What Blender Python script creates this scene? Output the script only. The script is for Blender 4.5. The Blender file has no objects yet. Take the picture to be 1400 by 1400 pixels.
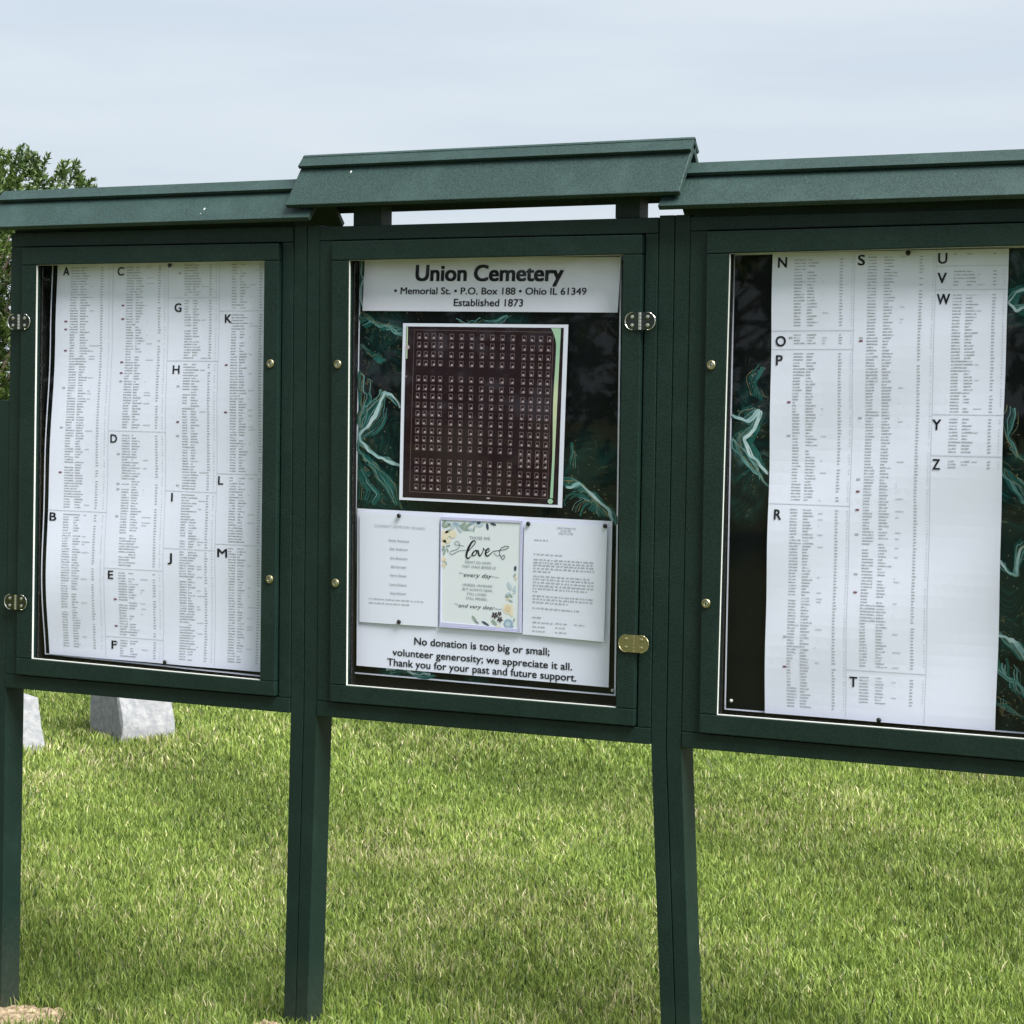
import bpy, bmesh, math, random
import numpy as np
from mathutils import Vector, Matrix, noise as mnoise
random.seed(7); RNG = np.random.default_rng(11)
S = bpy.context.scene
COL = S.collection
R_ = math.radians

# ------------------------------------------------------------------ camera
CAM = Vector((2.6689, -4.4045, 1.5417))
cam_right = Vector((0.899157, 0.437354, 0.015437))
cam_up = Vector((-0.034361, 0.035388, 0.998783))
cam_fwd = Vector((-0.436276, 0.898593, -0.046847))
cd = bpy.data.cameras.new('camera'); cam = bpy.data.objects.new('camera', cd); COL.objects.link(cam)
cd.sensor_width = 36; cd.sensor_fit = 'HORIZONTAL'; cd.lens = 36 * 2847.8 / 1400
cd.clip_start = .05; cd.clip_end = 2000
m = Matrix((cam_right, cam_up, -cam_fwd)).transposed().to_4x4(); m.translation = CAM
cam.matrix_world = m
S.camera = cam

# ------------------------------------------------------------------ sky, sun, exposure
SUN_EL, SUN_AZ = R_(53), R_(107)            # azimuth clockwise from +Y (behind the boards); the sun stands to the right, a little in front
SKY_STRENGTH, SUN_STRENGTH, SUN_ANGLE, EXPOSURE = .071, 4.4, R_(36), 1.29
W = bpy.data.worlds.new('World'); S.world = W; W.use_nodes = True
nt = W.node_tree; bg = nt.nodes['Background']
sky = nt.nodes.new('ShaderNodeTexSky'); sky.sky_type = 'NISHITA'; sky.sun_disc = False
sky.sun_elevation = SUN_EL; sky.sun_rotation = SUN_AZ
sky.air_density = 1.0; sky.dust_density = 4.5; sky.ozone_density = 2.0; sky.altitude = 200
# thin high cloud, laid on the sky by direction
tc = nt.nodes.new('ShaderNodeTexCoord'); mp = nt.nodes.new('ShaderNodeMapping'); mp.inputs['Scale'].default_value = (2.2, 2.2, 16)
nz = nt.nodes.new('ShaderNodeTexNoise'); nz.inputs['Scale'].default_value = 1.6; nz.inputs['Detail'].default_value = 6; nz.inputs['Roughness'].default_value = .55
cr = nt.nodes.new('ShaderNodeValToRGB'); ce = cr.color_ramp.elements
ce[0].position = .36; ce[0].color = (.80, .895, 1.0, 1); ce[1].position = .62; ce[1].color = (.89, .975, 1.05, 1)
sc = nt.nodes.new('ShaderNodeVectorMath'); sc.operation = 'SCALE'; sc.inputs['Scale'].default_value = 5.0
mx = nt.nodes.new('ShaderNodeMix'); mx.data_type = 'RGBA'; mx.inputs[0].default_value = .86
nt.links.new(tc.outputs['Generated'], mp.inputs['Vector']); nt.links.new(mp.outputs[0], nz.inputs['Vector'])
nt.links.new(nz.outputs['Fac'], cr.inputs['Fac']); nt.links.new(cr.outputs[0], sc.inputs[0])
nt.links.new(sky.outputs[0], mx.inputs[6]); nt.links.new(sc.outputs[0], mx.inputs[7]); nt.links.new(mx.outputs[2], bg.inputs['Color'])
bg.inputs['Strength'].default_value = SKY_STRENGTH
sd = bpy.data.lights.new('sun', 'SUN'); sd.energy = SUN_STRENGTH; sd.angle = SUN_ANGLE; sd.color = (1, .975, .945)
sun = bpy.data.objects.new('sun', sd); COL.objects.link(sun)
sdir = Vector((math.sin(SUN_AZ) * math.cos(SUN_EL), math.cos(SUN_AZ) * math.cos(SUN_EL), math.sin(SUN_EL)))
sun.rotation_euler = (-sdir).to_track_quat('-Z', 'Y').to_euler(); sun.location = (6, -6, 9)
S.view_settings.view_transform = 'Standard'; S.view_settings.look = 'None'
S.view_settings.exposure = EXPOSURE; S.view_settings.gamma = 1

# ------------------------------------------------------------------ helpers
def tag(o, label=None, cat=None, group=None, kind=None):
    if label: o['label'] = label
    if cat: o['category'] = cat
    if group: o['group'] = group
    if kind: o['kind'] = kind
    return o

def empty(name, loc, label, cat, group=None):
    o = bpy.data.objects.new(name, None); COL.objects.link(o); o.location = loc; o.empty_display_size = .1
    return tag(o, label, cat, group)

def link_mesh(name, me, parent=None, origin=None):
    """one mesh object; its vertices are given in world space and re-based on its parent or its own origin"""
    o = bpy.data.objects.new(name, me); COL.objects.link(o)
    if parent is not None:
        base = Vector((0, 0, 0)); p = parent
        while p is not None: base += Vector(p.location); p = p.parent
        me.transform(Matrix.Translation(-base)); o.parent = parent
    elif origin is not None:
        me.transform(Matrix.Translation(-Vector(origin))); o.location = origin
    return o

class MB:
    def __init__(s): s.v = []; s.f = []; s.mi = []
    def add(s, vs, fs, mi=0):
        b = len(s.v); s.v += [tuple(q) for q in vs]
        for f in fs: s.f.append([b + i for i in f]); s.mi.append(mi)
    def quad(s, a, b, c, d, mi=0): s.add([a, b, c, d], [(0, 1, 2, 3)], mi)
    def prism(s, q, y0, y1, mi=0):
        """q = TL, TR, BR, BL as (x, z); from y0 (front) to y1 (back)"""
        vs = [(x, y0, z) for x, z in q] + [(x, y1, z) for x, z in q]
        s.add(vs, [(0, 3, 2, 1), (4, 5, 6, 7), (0, 1, 5, 4), (1, 2, 6, 5), (2, 3, 7, 6), (3, 0, 4, 7)], mi)
    def hexa(s, top, bot, mi=0):
        """two rings of four points"""
        s.add(list(top) + list(bot), [(0, 1, 2, 3), (7, 6, 5, 4), (0, 4, 5, 1), (1, 5, 6, 2), (2, 6, 7, 3), (3, 7, 4, 0)], mi)
    def disc(s, c, r, y, n=16, mi=0, dome=0):
        x, z = c
        vs = [(x, y - dome, z)] + [(x + r * math.cos(2 * math.pi * k / n), y, z + r * math.sin(2 * math.pi * k / n)) for k in range(n)]
        s.add(vs, [(0, 1 + (k + 1) % n, 1 + k) for k in range(n)], mi)
    def lathe_y(s, c, prof, n=20, mi=0):
        """prof = (radius, y) pairs, axis along y at (x, z)"""
        x, z = c; vs = []; fs = []
        for r, y in prof:
            for k in range(n): a = 2 * math.pi * k / n; vs.append((x + r * math.cos(a), y, z + r * math.sin(a)))
        for i in range(len(prof) - 1):
            for k in range(n): k2 = (k + 1) % n; fs.append((i * n + k, i * n + k2, (i + 1) * n + k2, (i + 1) * n + k))
        s.add(vs, fs, mi)
    def tube(s, pts, rad, n=8, mi=0):
        vs = []; fs = []
        for i, p in enumerate(pts):
            p = Vector(p); a = Vector(pts[max(i - 1, 0)]); b = Vector(pts[min(i + 1, len(pts) - 1)])
            d = (b - a).normalized(); u = d.orthogonal().normalized(); w = d.cross(u)
            for k in range(n):
                t = 2 * math.pi * k / n; vs.append(p + (u * math.cos(t) + w * math.sin(t)) * rad[i])
        for i in range(len(pts) - 1):
            for k in range(n): k2 = (k + 1) % n; fs.append((i * n + k, i * n + k2, (i + 1) * n + k2, (i + 1) * n + k))
        fs.append(tuple(range((len(pts) - 1) * n, len(pts) * n)))
        s.add(vs, fs, mi)
    def build(s, name, mats, parent=None, origin=None, bevel=0, smooth=False, fixn=True):
        me = bpy.data.meshes.new(name); me.from_pydata(s.v, [], s.f)
        mats = mats if isinstance(mats, (list, tuple)) else [mats]
        for mt in mats: me.materials.append(mt)
        me.polygons.foreach_set('material_index', s.mi)
        if fixn or bevel:
            bm = bmesh.new(); bm.from_mesh(me)
            if fixn: bmesh.ops.recalc_face_normals(bm, faces=bm.faces)
            if bevel: bmesh.ops.bevel(bm, geom=list(bm.edges), offset=bevel, segments=2, profile=.6, affect='EDGES', clamp_overlap=True)
            bm.to_mesh(me); bm.free()
        if smooth: me.polygons.foreach_set('use_smooth', [True] * len(me.polygons))
        me.update()
        return link_mesh(name, me, parent, origin)

# ------------------------------------------------------------------ materials
def mat(name, col, rough=.5, spec=.5, metal=0, bump=None, var=None, coat=0):
    m = bpy.data.materials.new(name); m.use_nodes = True; t = m.node_tree; b = t.nodes['Principled BSDF']
    b.inputs['Base Color'].default_value = (*col, 1); b.inputs['Roughness'].default_value = rough
    b.inputs['Specular IOR Level'].default_value = spec; b.inputs['Metallic'].default_value = metal
    if coat: b.inputs['Coat Weight'].default_value = coat
    co = t.nodes.new('ShaderNodeTexCoord')
    if var:   # (scale, colour2, detail)
        n = t.nodes.new('ShaderNodeTexNoise'); n.inputs['Scale'].default_value = var[0]; n.inputs['Detail'].default_value = var[2]
        r = t.nodes.new('ShaderNodeMapRange'); r.inputs['From Min'].default_value = .35; r.inputs['From Max'].default_value = .65
        x = t.nodes.new('ShaderNodeMix'); x.data_type = 'RGBA'; x.inputs[6].default_value = (*col, 1); x.inputs[7].default_value = (*var[1], 1)
        t.links.new(co.outputs['Object'], n.inputs['Vector']); t.links.new(n.outputs['Fac'], r.inputs['Value'])
        t.links.new(r.outputs[0], x.inputs[0]); t.links.new(x.outputs[2], b.inputs['Base Color'])
    if bump:  # (scale, strength, distance)
        n = t.nodes.new('ShaderNodeTexNoise'); n.inputs['Scale'].default_value = bump[0]; n.inputs['Detail'].default_value = 3
        u = t.nodes.new('ShaderNodeBump'); u.inputs['Strength'].default_value = bump[1]; u.inputs['Distance'].default_value = bump[2]
        t.links.new(co.outputs['Object'], n.inputs['Vector']); t.links.new(n.outputs['Fac'], u.inputs['Height']); t.links.new(u.outputs[0], b.inputs['Normal'])
    return m

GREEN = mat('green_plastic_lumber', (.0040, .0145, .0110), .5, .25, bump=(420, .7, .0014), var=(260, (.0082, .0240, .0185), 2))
ROOFG_LIT = mat('lit_green_roof_lumber', (.0100, .0255, .0225), .52, .4, bump=(420, .7, .0014), var=(220, (.020, .046, .041), 2))  # lighter copy of the frame green: brightness of the sky-facing roof put into colour
def weather(m, dust, zfoot=None):
    '''large pale scuffs and, near the ground, dried mud splashes'''
    t = m.node_tree; b = t.nodes['Principled BSDF']; src = b.inputs['Base Color'].links[0].from_socket
    g = t.nodes.new('ShaderNodeNewGeometry'); n = t.nodes.new('ShaderNodeTexNoise'); n.inputs['Scale'].default_value = 7; n.inputs['Detail'].default_value = 7; n.inputs['Roughness'].default_value = .65
    r = t.nodes.new('ShaderNodeMapRange'); r.inputs['From Min'].default_value = .5; r.inputs['From Max'].default_value = .8; r.inputs['To Max'].default_value = .45
    t.links.new(g.outputs['Position'], n.inputs['Vector']); t.links.new(n.outputs['Fac'], r.inputs['Value'])
    x = t.nodes.new('ShaderNodeMix'); x.data_type = 'RGBA'; x.inputs[7].default_value = (*dust, 1); t.links.new(src, x.inputs[6]); t.links.new(r.outputs[0], x.inputs[0]); out = x.outputs[2]
    if zfoot:
        sp = t.nodes.new('ShaderNodeSeparateXYZ'); t.links.new(g.outputs['Position'], sp.inputs[0])
        z = t.nodes.new('ShaderNodeMapRange'); z.inputs['From Min'].default_value = zfoot; z.inputs['From Max'].default_value = -.1; z.inputs['To Max'].default_value = .4
        n2 = t.nodes.new('ShaderNodeTexNoise'); n2.inputs['Scale'].default_value = 60; n2.inputs['Detail'].default_value = 4; t.links.new(g.outputs['Position'], n2.inputs['Vector'])
        q = t.nodes.new('ShaderNodeMath'); q.operation = 'MULTIPLY'; t.links.new(sp.outputs['Z'], z.inputs['Value']); t.links.new(z.outputs[0], q.inputs[0]); t.links.new(n2.outputs['Fac'], q.inputs[1])
        y = t.nodes.new('ShaderNodeMix'); y.data_type = 'RGBA'; y.inputs[7].default_value = (.10, .09, .06, 1); t.links.new(out, y.inputs[6]); t.links.new(q.outputs[0], y.inputs[0]); out = y.outputs[2]
    t.links.new(out, b.inputs['Base Color'])
weather(GREEN, (.02, .045, .036), .2); weather(ROOFG_LIT, (.045, .085, .078))

BLACK = mat('black_backing', (.0035, .0035, .0045), .8, .2)
WHITEP = mat('white_plastic_bead', (.60, .62, .58), .4, .4)
PAPER = mat('white_paper', (.78, .80, .945), .6, .3)
PAPER2 = mat('letter_paper', (.755, .785, .91), .6, .3)
PAPERBACK = mat('title_paper', (.765, .765, .91), .5, .4)
CARD = mat('cream_card', (.74, .785, .83), .5, .35)
INK = mat('black_ink', (.01, .01, .018), .6, .2)
INKG = mat('grey_print', (.43, .44, .49), .7, .2)
INKL = mat('pale_rule', (.60, .63, .70), .7, .2)
INKR = mat('flag_print', (.22, .08, .12), .7, .2)
PIN = mat('black_pin_plastic', (.006, .006, .01), .3, .5)
NICKEL = mat('nickel_hinge', (.62, .62, .58), .28, .5, 1)
DARKM = mat('hinge_plate_metal', (.10, .11, .105), .22, .5, 1)
BRASS = mat('aged_brass', (.42, .38, .23), .34, .5, 1)
SCREW = mat('dark_screw', (.05, .07, .06), .4, .5, .6)
SLEEVE = mat('clear_sleeve_plastic', (.58, .58, .8), .2, .5)
MAROON = mat('map_maroon', (.014, .003, .006), .45, .2, var=(9, (.020, .010, .016), 2))
MAPLINE = mat('map_outline', (.18, .12, .12), .6, .2)
MAPSYM = mat('map_symbol', (.17, .11, .125), .6, .2)
MAPDOT = mat('map_dot', (.46, .38, .41), .6, .2)
MAPGRN = mat('map_green_margin', (.36, .58, .42), .5, .3, var=(7, (.60, .66, .42), 1))
DROP = mat('bird_dropping', (.45, .48, .47), .8, .2)

def pane_mat():
    m = bpy.data.materials.new('clear_acrylic'); m.use_nodes = True; t = m.node_tree; t.nodes.clear()
    o = t.nodes.new('ShaderNodeOutputMaterial'); mx = t.nodes.new('ShaderNodeMixShader')
    tr = t.nodes.new('ShaderNodeBsdfTransparent'); tr.inputs[0].default_value = (.96, .97, .97, 1)
    gl = t.nodes.new('ShaderNodeBsdfGlossy'); gl.inputs['Roughness'].default_value = .02
    fr = t.nodes.new('ShaderNodeFresnel'); # a thin sheet: the same reflectance from either side
    ge = t.nodes.new('ShaderNodeNewGeometry'); mr = t.nodes.new('ShaderNodeMapRange'); mr.inputs['To Min'].default_value = 1.40; mr.inputs['To Max'].default_value = 1 / 1.40
    t.links.new(ge.outputs['Backfacing'], mr.inputs['Value']); t.links.new(mr.outputs[0], fr.inputs['IOR'])
    t.links.new(fr.outputs[0], mx.inputs[0]); t.links.new(tr.outputs[0], mx.inputs[1]); t.links.new(gl.outputs[0], mx.inputs[2])
    t.links.new(mx.outputs[0], o.inputs[0]); return m
PANE = pane_mat()

def marble_mat(seed, blobs, name):
    m = bpy.data.materials.new(name); m.use_nodes = True; t = m.node_tree; b = t.nodes['Principled BSDF']
    N = t.nodes.new; L = t.links.new
    def math_(op, a, c=None, clamp=False):
        n = N('ShaderNodeMath'); n.operation = op; n.use_clamp = clamp
        for i, q in enumerate((a, c)):
            if q is None: continue
            if isinstance(q, (int, float)): n.inputs[i].default_value = q
            else: L(q, n.inputs[i])
        return n.outputs[0]
    g = N('ShaderNodeNewGeometry').outputs['Position']
    off = N('ShaderNodeVectorMath'); off.operation = 'ADD'; off.inputs[1].default_value = (seed, seed * 2.3, seed * .7); L(g, off.inputs[0]); P = off.outputs[0]
    def noise(vec, sc, det, dist, rough=.5):
        n = N('ShaderNodeTexNoise'); n.inputs['Scale'].default_value = sc; n.inputs['Detail'].default_value = det
        n.inputs['Distortion'].default_value = dist; n.inputs['Roughness'].default_value = rough; L(vec, n.inputs['Vector']); return n.outputs['Fac']
    def warp(vec, sc, amp):
        n = N('ShaderNodeTexNoise'); n.inputs['Scale'].default_value = sc; n.inputs['Detail'].default_value = 2; L(vec, n.inputs['Vector'])
        a = N('ShaderNodeVectorMath'); a.operation = 'SUBTRACT'; L(n.outputs['Color'], a.inputs[0]); a.inputs[1].default_value = (.5, .5, .5)
        k = N('ShaderNodeVectorMath'); k.operation = 'SCALE'; L(a.outputs[0], k.inputs[0]); k.inputs['Scale'].default_value = amp
        o = N('ShaderNodeVectorMath'); o.operation = 'ADD'; L(vec, o.inputs[0]); L(k.outputs[0], o.inputs[1]); return o.outputs[0]
    Q = warp(warp(P, 3.2, .35), 9, .12)
    n1 = noise(Q, 4.2, 1.5, .4, .4); n2 = noise(P, 6.0, 3, 1.2); n3 = noise(Q, 13, 3, 1.0); n4 = noise(P, 45, 3, .5)
    mask = None
    for (x, z, r) in blobs:
        d = N('ShaderNodeVectorMath'); d.operation = 'DISTANCE'; L(g, d.inputs[0]); d.inputs[1].default_value = (x, .05, z)
        q = math_('SUBTRACT', 1.0, math_('DIVIDE', d.outputs['Value'], r * 1.9), True)
        mask = q if mask is None else math_('MAXIMUM', mask, q)
    m0 = math_('MULTIPLY', mask, 2.2, True)
    mask = math_('MULTIPLY', m0, math_('MULTIPLY', math_('SUBTRACT', n2, .36), 5.0, True), True)
    def lines(f, freq, pw): return math_('POWER', math_('SUBTRACT', 1.0, math_('ABSOLUTE', math_('SINE', math_('MULTIPLY', f, freq)))), pw)
    fine = lines(n1, 85.0, 1.6); broad = lines(n1, 20.0, 4.0); ribbon = math_('MULTIPLY', math_('SUBTRACT', lines(n1, 9.0, 2.0), .45), 2.6, True)
    c1 = N('ShaderNodeMix'); c1.data_type = 'RGBA'; c1.inputs[6].default_value = (.0012, .0028, .0042, 1); c1.inputs[7].default_value = (.010, .080, .074, 1)
    L(math_('MULTIPLY', mask, math_('ADD', .22, math_('MULTIPLY', fine, math_('ADD', .35, ribbon))), True), c1.inputs[0])
    c2 = N('ShaderNodeMix'); c2.data_type = 'RGBA'; L(c1.outputs[2], c2.inputs[6]); c2.inputs[7].default_value = (.50, .66, .70, 1)
    L(math_('MULTIPLY', math_('MULTIPLY', math_('MULTIPLY', broad, ribbon), math_('ADD', .45, fine)), math_('POWER', mask, 1.3), True), c2.inputs[0])
    gold = math_('MULTIPLY', math_('GREATER_THAN', lines(n3, 16.0, 3.0), .55), math_('MULTIPLY', math_('SUBTRACT', n4, .5), 7.0, True))
    c3 = N('ShaderNodeMix'); c3.data_type = 'RGBA'; L(c2.outputs[2], c3.inputs[6]); c3.inputs[7].default_value = (.40, .36, .19, 1)
    L(math_('MULTIPLY', gold, math_('ADD', .02, math_('MULTIPLY', m0, .15)), True), c3.inputs[0])
    L(c3.outputs[2], b.inputs['Base Color']); b.inputs['Roughness'].default_value = .55; b.inputs['Specular IOR Level'].default_value = .12
    return m

# ------------------------------------------------------------------ terrain
def ground_z(x, y):
    t = np.clip((0.05 - x) / 1.1, 0, 1); t = t * t * (3 - 2 * t)
    return -.1 * t

def soil_amount(x, y):
    """bare earth round the post feet: 1 inside"""
    a = np.zeros_like(x)
    for cx, cy, rx, ry in ((-.90, -.03, .19, .11), (-.10, -.05, .07, .03), (.96, -.02, .13, .09), (1.90, -.02, .13, .09)):
        a = np.maximum(a, 1.25 - np.sqrt(((x - cx) / rx) ** 2 + ((y - cy) / ry) ** 2))
    return a

def val_noise(x, y, sc, seed=0):
    r = np.random.default_rng(seed); T = r.random((64, 64)); X = x * sc; Y = y * sc
    xi = np.floor(X).astype(int); yi = np.floor(Y).astype(int); fx = X - xi; fy = Y - yi
    fx = fx * fx * (3 - 2 * fx); fy = fy * fy * (3 - 2 * fy)
    g = lambda i, j: T[i % 64, j % 64]
    return (g(xi, yi) * (1 - fx) + g(xi + 1, yi) * fx) * (1 - fy) + (g(xi, yi + 1) * (1 - fx) + g(xi + 1, yi + 1) * fx) * fy

def build_ground():
    xs = sorted(set([-600, -250, -120, -60, -30, -18, -10, -6, -4] + list(np.round(np.arange(-3, 3.01, .1), 3)) + [4, 6, 10, 18, 30, 60, 120, 250, 600]))
    ys = [-600, -250, -120, -60, -30, -15, -8, -4, -2, -1, -.5, 0, .5, 1, 2, 3, 4, 6, 8, 12, 18, 30, 60, 120, 250, 600]
    v = [(x, y, float(ground_z(np.array(x), 0))) for y in ys for x in xs]; n = len(xs)
    f = [(j * n + i, j * n + i + 1, (j + 1) * n + i + 1, (j + 1) * n + i) for j in range(len(ys) - 1) for i in range(n - 1)]
    me = bpy.data.meshes.new('ground'); me.from_pydata(v, [], f)
    m = bpy.data.materials.new('lawn_thatch'); m.use_nodes = True; t = m.node_tree; b = t.nodes['Principled BSDF']
    g = t.nodes.new('ShaderNodeNewGeometry')
    n1 = t.nodes.new('ShaderNodeTexNoise'); n1.inputs['Scale'].default_value = 1.3; n1.inputs['Detail'].default_value = 5
    n2 = t.nodes.new('ShaderNodeTexNoise'); n2.inputs['Scale'].default_value = 90; n2.inputs['Detail'].default_value = 4
    for q in (n1, n2): t.links.new(g.outputs['Position'], q.inputs['Vector'])
    r1 = t.nodes.new('ShaderNodeValToRGB'); e = r1.color_ramp.elements
    e[0].position = .3; e[0].color = (.055, .075, .018, 1); e[1].position = .75; e[1].color = (.14, .14, .045, 1)
    mixn = t.nodes.new('ShaderNodeMath'); mixn.operation = 'ADD'; 
    half = t.nodes.new('ShaderNodeMath'); half.operation = 'MULTIPLY'; half.inputs[1].default_value = .5
    t.links.new(n1.outputs['Fac'], mixn.inputs[0]); t.links.new(n2.outputs['Fac'], mixn.inputs[1]); t.links.new(mixn.outputs[0], half.inputs[0])
    t.links.new(half.outputs[0], r1.inputs['Fac']); t.links.new(r1.outputs[0], b.inputs['Base Color'])
    b.inputs['Roughness'].default_value = .9; b.inputs['Specular IOR Level'].default_value = .1
    bp_ = t.nodes.new('ShaderNodeBump'); bp_.inputs['Strength'].default_value = .8; bp_.inputs['Distance'].default_value = .02
    t.links.new(n2.outputs['Fac'], bp_.inputs['Height']); t.links.new(bp_.outputs[0], b.inputs['Normal'])
    me.materials.append(m); o = bpy.data.objects.new('ground', me); COL.objects.link(o); tag(o, kind='structure')
build_ground()

def build_soil():
    mt = bpy.data.materials.new('bare_sandy_soil'); mt.use_nodes = True; t = mt.node_tree; b = t.nodes['Principled BSDF']
    g = t.nodes.new('ShaderNodeNewGeometry'); n = t.nodes.new('ShaderNodeTexNoise'); n.inputs['Scale'].default_value = 55; n.inputs['Detail'].default_value = 5
    r = t.nodes.new('ShaderNodeValToRGB'); r.color_ramp.elements[0].position = .35; r.color_ramp.elements[0].color = (.12, .088, .055, 1)
    r.color_ramp.elements[1].position = .65; r.color_ramp.elements[1].color = (.36, .28, .185, 1)
    t.links.new(g.outputs['Position'], n.inputs['Vector']); t.links.new(n.outputs['Fac'], r.inputs['Fac']); t.links.new(r.outputs[0], b.inputs['Base Color'])
    b.inputs['Roughness'].default_value = .95; b.inputs['Specular IOR Level'].default_value = .1
    mb = MB()
    for cx, cy, rx, ry in ((-.90, -.03, .22, .14), (-.10, -.05, .08, .04), (.96, -.02, .16, .12), (1.90, -.02, .16, .12)):
        K, J = 90, 26; vs = []; fs = []
        for j in range(J + 1):
            for k in range(K):
                a = 2 * math.pi * k / K; q = j / J * (1 + .18 * mnoise.noise((math.cos(a) * 1.5 + cx * 9, math.sin(a) * 1.5, 2)))
                x = cx + rx * q * math.cos(a); y = cy + ry * q * math.sin(a)
                h = (1 - (j / J) ** 2) * .022 + .010 * mnoise.noise((x * 25, y * 25, 1)) + .008 * mnoise.noise((x * 60, y * 60, 3)) + .004 * mnoise.noise((x * 150, y * 150, 3))
                vs.append((x, y, float(ground_z(np.array(x), y)) + .001 + h - .012 * (j / J) ** 3))
        for j in range(J):
            for k in range(K): k2 = (k + 1) % K; fs.append((j * K + k, j * K + k2, (j + 1) * K + k2, (j + 1) * K + k))
        mb.add(vs, fs)
    o = mb.build('bare_soil', mt, smooth=True); tag(o, kind='structure')
build_soil()

def build_grass():
    f2 = np.array([cam_fwd.x, cam_fwd.y]); f2 /= np.linalg.norm(f2); r2 = np.array([f2[1], -f2[0]])
    px, py, wd, ht = [], [], [], []
    def band(d0, d1, dens, w, h):
        lat = .2465 * d1 * 1.12 + .25; area = 2 * lat * (d1 - d0); n = int(area * dens)
        d = RNG.uniform(d0, d1, n); l = RNG.uniform(-lat, lat, n)
        px.append(CAM.x + f2[0] * d + r2[0] * l); py.append(CAM.y + f2[1] * d + r2[1] * l)
        wd.append(np.full(n, w)); ht.append(np.full(n, h))
    band(4.35, 6.0, 18500, .0040, .040); band(6.0, 7.6, 14500, .0045, .038); band(7.6, 9.5, 10500, .0053, .038); band(9.5, 12.5, 6000, .0075, .044); band(12.5, 17, 1800, .012, .045)
    x = np.concatenate(px); y = np.concatenate(py); w = np.concatenate(wd); h = np.concatenate(ht); n = len(x)
    # tufts: pull the blades towards clump centres a little
    so = soil_amount(x, y) + RNG.normal(0, .12, n); keep = (so < .3) | (RNG.random(n) < .16)
    x, y, w, h = x[keep], y[keep], w[keep], h[keep]; n = len(x)
    big = val_noise(x, y, .9, 1); mid = val_noise(x, y, 3.2, 2); sm = val_noise(x, y, 13, 3); fin = val_noise(x, y, 34, 6)
    h = h * (.68 + .22 * sm + .35 * fin) * RNG.uniform(.5, 1.3, n) * (.9 + .2 * mid)
    ang = RNG.uniform(0, 2 * np.pi, n); lean = RNG.uniform(.05, .75, n) * h
    swirl = 6.3 * val_noise(x, y, 5, 9); la = swirl + RNG.normal(0, 2.4, n)
    dx, dy = np.cos(la) * lean, np.sin(la) * lean; sx, sy = np.cos(ang) * w / 2, np.sin(ang) * w / 2
    z = ground_z(x, y) - .002
    V = np.zeros((n, 5, 3), np.float32)
    V[:, 0] = np.stack([x - sx, y - sy, z], 1); V[:, 1] = np.stack([x + sx, y + sy, z], 1)
    mx_, my_ = x + dx * .35, y + dy * .35
    V[:, 2] = np.stack([mx_ + sx * .8, my_ + sy * .8, z + h * .6], 1); V[:, 3] = np.stack([mx_ - sx * .8, my_ - sy * .8, z + h * .6], 1)
    V[:, 4] = np.stack([x + dx, y + dy, z + h * np.sqrt(np.clip(1 - (lean / h) ** 2 * .6, .2, 1))], 1)
    me = bpy.data.meshes.new('grass'); me.vertices.add(n * 5); me.vertices.foreach_set('co', V.ravel())
    base = (np.arange(n) * 5)[:, None]; loops = np.concatenate([base + np.array([0, 1, 2, 3]), base + np.array([3, 2, 4])], 1).ravel()
    me.loops.add(n * 7); me.loops.foreach_set('vertex_index', loops.astype(np.int32))
    me.polygons.add(n * 2); st = np.stack([np.arange(n) * 7, np.arange(n) * 7 + 4], 1).ravel(); me.polygons.foreach_set('loop_start', st.astype(np.int32))
    me.update(calc_edges=True); me.validate()
    # blade colours: fresh green, yellow-green, straw
    g1 = np.array([.12, .195, .034]); g2 = np.array([.29, .365, .085]); st_ = np.array([.58, .54, .30]); dk = np.array([.05, .09, .022])
    t = np.clip(.28 * big + .30 * mid + .35 * sm + .25 * fin - .02 + RNG.normal(0, .26, n), 0, 1)[:, None]
    c = g1 * (1 - t) + g2 * t
    dmask = (RNG.random(n) < .10 + .12 * (fin > .7))[:, None]; c = np.where(dmask, dk, c)
    smask = (RNG.random(n) < np.clip(.03 + .42 * (mid * big - .18) + .1 * (sm > .75), .02, .4))[:, None]; c = np.where(smask, st_ * RNG.uniform(.6, 1.1, (n, 1)), c)
    band = np.clip(np.sin((x * .62 + y * .78) * 2 * np.pi / 1.5 + 1.2 * val_noise(x, y, .7, 4)) * 2.2, -1, 1)     # passes of the mower
    c = c * (1 + .12 * band[:, None]) * RNG.uniform(.6, 1.35, (n, 1))
    C = np.ones((n, 5, 4), np.float32); C[:, :, :3] = c[:, None, :]
    at = me.color_attributes.new('blade', 'FLOAT_COLOR', 'POINT'); at.data.foreach_set('color', C.ravel())
    m = bpy.data.materials.new('grass_blades'); m.use_nodes = True; tt = m.node_tree; tt.nodes.clear(); N = tt.nodes.new
    o = N('ShaderNodeOutputMaterial'); a = N('ShaderNodeAttribute'); a.attribute_name = 'blade'
    d = N('ShaderNodeBsdfPrincipled'); d.inputs['Roughness'].default_value = .5; d.inputs['Specular IOR Level'].default_value = .35
    tr = N('ShaderNodeBsdfTranslucent'); mx = N('ShaderNodeMixShader'); mx.inputs[0].default_value = .42
    tt.links.new(a.outputs['Color'], d.inputs['Base Color']); tt.links.new(a.outputs['Color'], tr.inputs['Color'])
    tt.links.new(d.outputs[0], mx.inputs[1]); tt.links.new(tr.outputs[0], mx.inputs[2]); tt.links.new(mx.outputs[0], o.inputs[0])
    me.materials.append(m); ob = bpy.data.objects.new('grass', me); COL.objects.link(ob)
    tag(ob, 'mown lawn grass, green with straw coloured blades, behind the boards', 'grass', kind='stuff')
build_grass()

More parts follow.
